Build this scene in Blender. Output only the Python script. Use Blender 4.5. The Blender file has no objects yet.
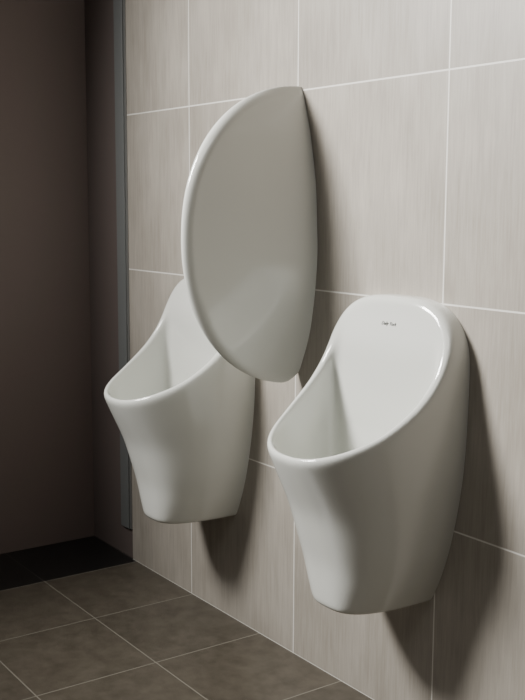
import bpy, math, numpy as np
from mathutils import Matrix, Vector
scene=bpy.context.scene
TW,TH=0.458,0.43
XC=-2.655

# ---------------- materials ----------------
def newmat(name):
    m=bpy.data.materials.new(name); m.use_nodes=True
    nt=m.node_tree
    return m,nt,nt.nodes['Principled BSDF']
def simple(name,col,rough,metal=0,coat=0,spec=0.5):
    m,nt,b=newmat(name)
    b.inputs['Base Color'].default_value=(*col,1); b.inputs['Roughness'].default_value=rough
    b.inputs['Metallic'].default_value=metal; b.inputs['Coat Weight'].default_value=coat
    b.inputs['Coat Roughness'].default_value=.06
    b.inputs['Specular IOR Level'].default_value=spec
    return m
def M(nt,op,a,b=None,c=None):
    n=nt.nodes.new('ShaderNodeMath'); n.operation=op
    for i,v in enumerate((a,b,c)):
        if v is None: continue
        if isinstance(v,(int,float)): n.inputs[i].default_value=v
        else: nt.links.new(v,n.inputs[i])
    return n.outputs[0]
def tile_mat(name,ax,offs,size,grout_w,colA,colB,grout,nscale,rough,dark_x=None,darkcol=None,var=0.06,bump=0.15,streak=0.0):
    m,nt,b=newmat(name)
    tc=nt.nodes.new('ShaderNodeTexCoord'); sp=nt.nodes.new('ShaderNodeSeparateXYZ')
    nt.links.new(tc.outputs['Object'],sp.inputs[0])
    ds=[];ids=[]
    for k in range(2):
        u=M(nt,'DIVIDE',M(nt,'SUBTRACT',sp.outputs[ax[k]],offs[k]),size[k])
        fl=M(nt,'FLOOR',u); fr=M(nt,'SUBTRACT',u,fl)
        d=M(nt,'MULTIPLY',M(nt,'MINIMUM',fr,M(nt,'SUBTRACT',1.0,fr)),size[k])
        ds.append(d); ids.append(fl)
    dm=M(nt,'MINIMUM',ds[0],ds[1])
    mr=nt.nodes.new('ShaderNodeMapRange'); mr.interpolation_type='SMOOTHSTEP'
    nt.links.new(dm,mr.inputs[0]); mr.inputs[1].default_value=grout_w*0.7; mr.inputs[2].default_value=grout_w*1.3
    mask=mr.outputs[0]
    cb=nt.nodes.new('ShaderNodeCombineXYZ'); nt.links.new(ids[0],cb.inputs[0]); nt.links.new(ids[1],cb.inputs[1])
    wn=nt.nodes.new('ShaderNodeTexWhiteNoise'); wn.noise_dimensions='3D'; nt.links.new(cb.outputs[0],wn.inputs['Vector'])
    def noise(sc,detail,rg):
        mp=nt.nodes.new('ShaderNodeVectorMath'); mp.operation='MULTIPLY'
        nt.links.new(tc.outputs['Object'],mp.inputs[0]); mp.inputs[1].default_value=sc
        sh=nt.nodes.new('ShaderNodeVectorMath'); sh.operation='MULTIPLY_ADD'
        nt.links.new(wn.outputs['Color'],sh.inputs[0]); sh.inputs[1].default_value=(30,30,30); nt.links.new(mp.outputs[0],sh.inputs[2])
        nz=nt.nodes.new('ShaderNodeTexNoise'); nz.inputs['Scale'].default_value=1; nz.inputs['Detail'].default_value=detail; nz.inputs['Roughness'].default_value=rg
        nt.links.new(sh.outputs[0],nz.inputs['Vector'])
        return nz.outputs[0]
    nz=noise(nscale,6,.6)
    if streak:
        n2=noise((230,230,12),4,.6); n3=noise((9,9,6),3,.5)
        s=M(nt,'ADD',M(nt,'MULTIPLY',nz,.27),M(nt,'MULTIPLY',n2,.38)); s=M(nt,'ADD',s,M(nt,'MULTIPLY',n3,.35))
    else: s=nz
    cr=nt.nodes.new('ShaderNodeValToRGB'); cr.color_ramp.elements[0].position=0.38 if streak else .3; cr.color_ramp.elements[1].position=0.62 if streak else .7
    cr.color_ramp.elements[0].color=(*colA,1); cr.color_ramp.elements[1].color=(*colB,1)
    nt.links.new(s,cr.inputs[0])
    hv=nt.nodes.new('ShaderNodeHueSaturation'); nt.links.new(cr.outputs[0],hv.inputs['Color'])
    nt.links.new(M(nt,'ADD',M(nt,'MULTIPLY',wn.outputs['Value'],var),1-var/2),hv.inputs['Value'])
    col=hv.outputs[0]
    mx=nt.nodes.new('ShaderNodeMix'); mx.data_type='RGBA'
    nt.links.new(mask,mx.inputs['Factor']); mx.inputs['A'].default_value=(*grout,1)
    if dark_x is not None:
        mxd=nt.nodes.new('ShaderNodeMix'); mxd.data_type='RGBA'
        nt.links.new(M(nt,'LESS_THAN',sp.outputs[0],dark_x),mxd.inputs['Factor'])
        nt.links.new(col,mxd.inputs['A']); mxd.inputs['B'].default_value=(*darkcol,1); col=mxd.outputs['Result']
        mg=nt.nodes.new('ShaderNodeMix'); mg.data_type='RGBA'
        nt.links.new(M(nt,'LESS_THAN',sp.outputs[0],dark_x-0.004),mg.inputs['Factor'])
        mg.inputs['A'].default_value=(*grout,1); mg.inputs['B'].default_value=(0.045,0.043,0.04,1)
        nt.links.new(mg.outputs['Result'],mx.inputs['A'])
    nt.links.new(col,mx.inputs['B']); nt.links.new(mx.outputs['Result'],b.inputs['Base Color'])
    b.inputs['Roughness'].default_value=rough
    bp=nt.nodes.new('ShaderNodeBump'); bp.inputs['Strength'].default_value=bump; bp.inputs['Distance'].default_value=0.002
    nt.links.new(M(nt,'ADD',mask,M(nt,'MULTIPLY',s,0.35)),bp.inputs['Height'])
    nt.links.new(bp.outputs[0],b.inputs['Normal'])
    return m
m_wall=tile_mat('stone_wall_tile',(0,2),(-1.404,0),(TW,TH),0.0016,(0.305,0.276,0.236),(0.425,0.390,0.342),(0.76,0.74,0.69),(60,60,4),0.45,streak=1,var=.09)
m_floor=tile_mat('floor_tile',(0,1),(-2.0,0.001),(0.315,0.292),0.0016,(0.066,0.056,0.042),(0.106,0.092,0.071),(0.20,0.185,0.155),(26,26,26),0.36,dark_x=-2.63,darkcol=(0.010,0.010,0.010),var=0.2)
m_dark=simple('mauve_painted_wall',(0.215,0.166,0.152),0.55)
m_ret=simple('mauve_paint_shaded',(0.140,0.112,0.103),0.55)  # left wall tone with shade put in, so the brighter-lit return blends
m_plain=simple('plain_paint',(0.25,0.24,0.23),0.8)
m_ceil=simple('ceiling_paint',(0.4,0.4,0.39),0.9)
m_alu=simple('aluminium_channel',(0.20,0.21,0.21),0.5,0.3)
m_edge=simple('tile_edge_trim',(0.26,0.26,0.25),0.4,0.5)
m_cer=simple('white_vitreous_china',(0.69,0.70,0.66),0.11,0,0,.8)
m_logo=simple('logo_ink',(0.05,0.05,0.05),0.5)

# ---------------- room ----------------
def box(name,x0,x1,y0,y1,z0,z1,mat,bev=0,parent=None):
    vs=[(x,y,z) for x in (x0,x1) for y in (y0,y1) for z in (z0,z1)]
    fs=[(0,1,3,2),(4,6,7,5),(0,4,5,1),(2,3,7,6),(0,2,6,4),(1,5,7,3)]
    me=bpy.data.meshes.new(name); me.from_pydata(vs,[],fs); me.materials.append(mat); me.update()
    o=bpy.data.objects.new(name,me); scene.collection.objects.link(o)
    if bev:
        b=o.modifiers.new('b','BEVEL'); b.width=bev; b.segments=3
    if parent: o.parent=parent
    return o
XL=-2.92; XR=1.2; YF=-3.4; HC=2.75
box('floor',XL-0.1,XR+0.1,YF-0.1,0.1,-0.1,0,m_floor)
box('ceiling',XL-0.1,XR+0.1,YF-0.1,0.1,HC,HC+0.1,m_ceil)
box('wall_back',XC,XR+0.1,0,0.1,0,HC,m_wall)
box('wall_return',XL,XC,0.004,0.1,0,HC,m_ret)
box('wall_left',XL-0.1,XL,YF,0.1,0,HC,m_dark)
box('wall_right',XR,XR+0.1,YF,0,0,HC,m_plain)
box('wall_front',XL,XR,YF-0.1,YF,0,HC,m_plain)
box('trim_1',XC-0.062,XC-0.012,-0.006,0.004,0.09,HC,m_alu,0.002)
box('trim_2',XC-0.012,XC,-0.002,0.004,0.09,HC,m_edge,0.0008)

# ---------------- urinal via implicit surface ----------------
def table(pts,sig,lo,hi,N=2000):
    pts=sorted(pts); xs=np.linspace(lo,hi,N); ys=np.interp(xs,[p[0] for p in pts],[p[1] for p in pts])
    h=(hi-lo)/(N-1); k=int(3*sig/h)+1; g=np.exp(-0.5*((np.arange(-k,k+1)*h)/sig)**2); g/=g.sum()
    yp=np.pad(ys,k,mode='reflect',reflect_type='odd')
    ys=np.convolve(yp,g,mode='valid')
    return xs,ys
Wt=table([(.2,.062),(.27,.090),(.32,.115),(.387,.138),(.46,.155),(.532,.167),(.6,.173),(.7,.177),(.95,.179)],.018,.2,.95)
Dt=table([(.2,.180),(.27,.194),(.363,.206),(.467,.238),(.549,.280),(.59,.300),(.64,.313),(.95,.34)],.02,.2,.95)
Nt=table([(.2,3.1),(.27,3.0),(.363,2.9),(.467,2.6),(.55,2.4),(.95,2.35)],.03,.2,.95)
Rt=table([(.2,1.4),(.5,.50),(.55,.375),(.588,.295),(.634,.19),(.684,.116),(.725,.080),(.76,.060),(.80,.047),(.84,.039),(.95,.030)],.014,.2,.95)
Rd=(Rt[0],np.gradient(Rt[1],Rt[0]))
L=lambda t,z:np.interp(z,t[0],t[1])
def smax(a,b,k):
    h=np.maximum(k-np.abs(a-b),0)/k
    return np.maximum(a,b)+h*h*h*k/6
def field(x,d,z):
    w=L(Wt,z);D=L(Dt,z);n=L(Nt,z)
    ax=np.abs(x)+1e-5; dd=np.abs(d)+1e-5
    def foot(off):
        W=np.maximum(w-off,1e-3);DD=np.maximum(D-off,1e-3)
        q=(ax/W)**n+(dd/DD)**n
        r=q**(1/n)
        gx=(ax/W)**(n-1)/W*r**(1-n); gd=(dd/DD)**(n-1)/DD*r**(1-n)
        return (r-1)/np.sqrt(gx*gx+gd*gd+1e-9)
    f1=foot(0)
    zz=np.maximum(z-.70,0)+1e-5
    arch=(((ax/.179)**3+(zz/.170)**3)**(1/3)-1)*.172
    rim=(d-L(Rt,z))/np.sqrt(1+L(Rd,z)**2)
    f=smax(f1,arch,.012)
    f=smax(f,rim,.026)
    f=smax(f,.270-z,.022)
    db=.052+.02*np.clip((.6-z)/.3,0,1)
    zf=.40
    cav=smax(smax(foot(.0145),db-d,.045),zf-z,.12)
    cav=smax(cav,arch+.022,.03)
    f=smax(f,-cav,.018)
    return np.maximum(f,-.007-d)
def surface(step=.004):
    xs=np.arange(-.194,.1941,step)+.0003; ds=np.arange(-.0142,.345,step); zs=np.arange(.252,.892,step)
    X,D,Z=np.meshgrid(xs,ds,zs,indexing='ij')
    F=field(X,D,Z); S=F<0
    nx,nd,nz=F.shape
    c=sum(S[i:nx-1+i,j:nd-1+j,k:nz-1+k].astype(np.int8) for i in (0,1) for j in (0,1) for k in (0,1))
    act=(c>0)&(c<8); idx=-np.ones(act.shape,int); I=np.argwhere(act); idx[act]=np.arange(len(I))
    P=np.zeros((len(I),3)); C=np.zeros(len(I)); org=np.array([xs[0],ds[0],zs[0]])
    cor=[(i,j,k) for i in (0,1) for j in (0,1) for k in (0,1)]
    for a in cor:
        for b in cor:
            if sum(b)-sum(a)==1 and sum(abs(p-q) for p,q in zip(a,b))==1:
                A=I+np.array(a);B=I+np.array(b)
                fa=F[A[:,0],A[:,1],A[:,2]];fb=F[B[:,0],B[:,1],B[:,2]]
                m=(fa<0)!=(fb<0); t=np.where(m,fa/(fa-fb+1e-12*(fa==fb)),0)
                P[m]+=(A+(B-A)*t[:,None])[m]; C[m]+=1
    P=P/C[:,None]*step+org
    for _ in range(4):
        e=1e-4; f=field(*P.T)
        g=np.stack([(field(P[:,0]+e*(i==0),P[:,1]+e*(i==1),P[:,2]+e*(i==2))-field(P[:,0]-e*(i==0),P[:,1]-e*(i==1),P[:,2]-e*(i==2)))/(2*e) for i in range(3)],1)
        stp=-(f/(np.sum(g*g,1)+1e-3))[:,None]*g
        ln=np.linalg.norm(stp,axis=1,keepdims=True); stp*=np.minimum(1,step*.4/(ln+1e-9)); P+=stp
    P[:,1]=np.maximum(P[:,1],.0004)
    Q=[]
    for ax in range(3):
        sl0=[slice(None)]*3;sl1=[slice(None)]*3; sl0[ax]=slice(0,-1);sl1[ax]=slice(1,None)
        s0=S[tuple(sl0)];s1=S[tuple(sl1)]
        E=np.argwhere(s0!=s1); o1,o2=[(1,2),(2,0),(0,1)][ax]
        E=E[(E[:,o1]>0)&(E[:,o2]>0)&(E[:,o1]<act.shape[o1])&(E[:,o2]<act.shape[o2])]
        inside=s0[E[:,0],E[:,1],E[:,2]]
        def at(a,b):
            T=E.copy();T[:,o1]-=a;T[:,o2]-=b
            return idx[T[:,0],T[:,1],T[:,2]]
        q=np.stack([at(1,1),at(0,1),at(0,0),at(1,0)],1)
        q[~inside]=q[~inside][:,::-1]; Q.append(q)
    Q=np.concatenate(Q); Q=Q[(Q>=0).all(1)]
    # drop the flat faces lying on the wall so shading of the visible edge stays clean
    Q=Q[~(P[Q][:,:,1]<.0006).all(1)]
    V=P.copy(); V[:,1]=-P[:,1]
    Q=Q[:,::-1]
    used=np.unique(Q); remap=-np.ones(len(V),int); remap[used]=np.arange(len(used))
    return V[used],remap[Q]
V,Q=surface()
me=bpy.data.meshes.new('urinal_body'); me.from_pydata(V.tolist(),[],Q.tolist()); me.materials.append(m_cer)
me.update(); me.polygons.foreach_set('use_smooth',[True]*len(me.polygons))
def urinal(name,xc):
    e=bpy.data.objects.new(name,None); scene.collection.objects.link(e); e.location=(xc,0,0)
    o=bpy.data.objects.new('bowl_body',me); scene.collection.objects.link(o); o.parent=e
    cu=bpy.data.curves.new('maker_mark','FONT'); cu.body='Daily York'; cu.size=.0095; cu.align_x='CENTER'; cu.extrude=.0002; cu.shear=.3
    t=bpy.data.objects.new('maker_mark',cu); scene.collection.objects.link(t)
    bpy.context.view_layer.update()
    dg=bpy.context.evaluated_depsgraph_get(); tm=bpy.data.meshes.new_from_object(t.evaluated_get(dg))
    bpy.data.objects.remove(t)
    t=bpy.data.objects.new('maker_mark',tm); tm.materials.clear(); tm.materials.append(m_logo)
    scene.collection.objects.link(t); t.parent=e
    z=.813
    dd=np.linspace(.005,.1,400); ff=field(np.zeros(400),dd,np.full(400,z)); d=dd[np.argmax(ff>0)]
    ff2=field(np.zeros(400),dd,np.full(400,z+.01)); d2=dd[np.argmax(ff2>0)]
    t.rotation_euler=(math.pi/2-math.atan((d-d2)/.01),0,0); t.location=(0,-d-.0003,z)
urinal('urinal',-1.505)
urinal('urinal.001',-2.195)

# ---------------- privacy divider ----------------
def divider():
    import bmesh
    zc,hh,d0,n=.973,.325,.303,2.15
    T=table([(-1,.002),(-.88,.014),(-.66,.041),(-.4,.057),(-.1,.066),(.37,.057),(.69,.036),(1,.004)],.07,-1,1)
    rs=list(np.linspace(0,.93,40))+[.93+.07*math.sin(a) for a in np.linspace(.12,math.pi/2,14)]
    th=np.linspace(-math.pi/2,math.pi/2,121); vs=[];fs=[]
    nr=len(rs);nt=len(th)
    def idx(s,i,j): return s*nr*nt+i*nt+j
    for s in (1,-1):
        for r in rs:
            for t in th:
                c,sn=max(math.cos(t),0),math.sin(t)
                d=r*d0*c**(2/n); zn=r*math.copysign(abs(sn)**(2/n),sn)
                e=1 if r<.93 else math.sqrt(max(0,1-((r-.93)/.07)**2))
                b=max(0,1-d/d0)
                tt=max(float(np.interp(zn,*T)),.001)
                h=e*(min(.013,tt)+max(tt-.013,0)*b**1.3)
                z=zc+hh*zn
                if zn<0: z+=.022*max(0,1-d/.05)**2*abs(zn)**6
                vs.append((s*h,-d-.001,z))
    for s in (0,1):
        for i in range(nr-1):
            for j in range(nt-1):
                q=[idx(s,i,j),idx(s,i+1,j),idx(s,i+1,j+1),idx(s,i,j+1)]
                fs.append(q if s==0 else q[::-1])
    for j0 in (0,nt-1):
        for i in range(nr-1):
            fs.append([idx(0,i,j0),idx(0,i+1,j0),idx(1,i+1,j0),idx(1,i,j0)])
    me=bpy.data.meshes.new('urinal_privacy_screen'); me.from_pydata(vs,[],fs); me.materials.append(m_cer)
    bm=bmesh.new(); bm.from_mesh(me); bmesh.ops.remove_doubles(bm,verts=bm.verts,dist=1e-6)
    bmesh.ops.recalc_face_normals(bm,faces=bm.faces)
    for e in bm.edges:
        if all(abs(v.co.y+.001)<1e-5 for v in e.verts): e.smooth=False
    bm.to_mesh(me); bm.free()
    me.polygons.foreach_set('use_smooth',[True]*len(me.polygons))
    o=bpy.data.objects.new('urinal_privacy_screen',me); scene.collection.objects.link(o); o.location=(-1.85,0,0)
divider()

# ---------------- light ----------------
def area(name,loc,target,size,power,col=(1,1,1),spread=math.pi,sy=None):
    l=bpy.data.lights.new(name,'AREA'); l.size=size; l.energy=power; l.color=col; l.spread=spread
    if sy: l.shape='RECTANGLE'; l.size_y=sy
    o=bpy.data.objects.new(name,l); scene.collection.objects.link(o); o.location=loc
    o.rotation_euler=(Vector(target)-Vector(loc)).to_track_quat('-Z','Y').to_euler()
    return o
area('key_softbox',(-2.62,-1.72,2.12),(-1.15,0,.80),.62,36,(1,.98,.94),math.radians(82))
area('overhead_fill',(-.2,-1.5,2.7),(-.4,-1.2,0),1.2,11.5,(1,.985,.955))  # added fill to lift the dim faces, no real fixture here
w=bpy.data.worlds.new('World'); scene.world=w; w.use_nodes=True
w.node_tree.nodes['Background'].inputs[0].default_value=(.5,.5,.5,1); w.node_tree.nodes['Background'].inputs[1].default_value=.3

# ---------------- camera ----------------
cam=bpy.data.cameras.new('camera'); co=bpy.data.objects.new('camera',cam); scene.collection.objects.link(co)
F=Vector((-.8101,.5694,-.1387)).normalized(); R=Vector((.575,.818,0)).normalized(); U=R.cross(F).normalized(); R=F.cross(U)
roll=.004
R2,U2=(R*math.cos(roll)+U*math.sin(roll)),(U*math.cos(roll)-R*math.sin(roll))
mat=Matrix((R2,U2,-F)).transposed().to_4x4(); mat.translation=(0,-1.404,1.045)
co.matrix_world=mat
cam.sensor_fit='VERTICAL'; cam.sensor_height=36; cam.lens=1043/700*36; cam.clip_start=.01
cam.shift_x=1.3/700; cam.shift_y=0.2/700
scene.camera=co
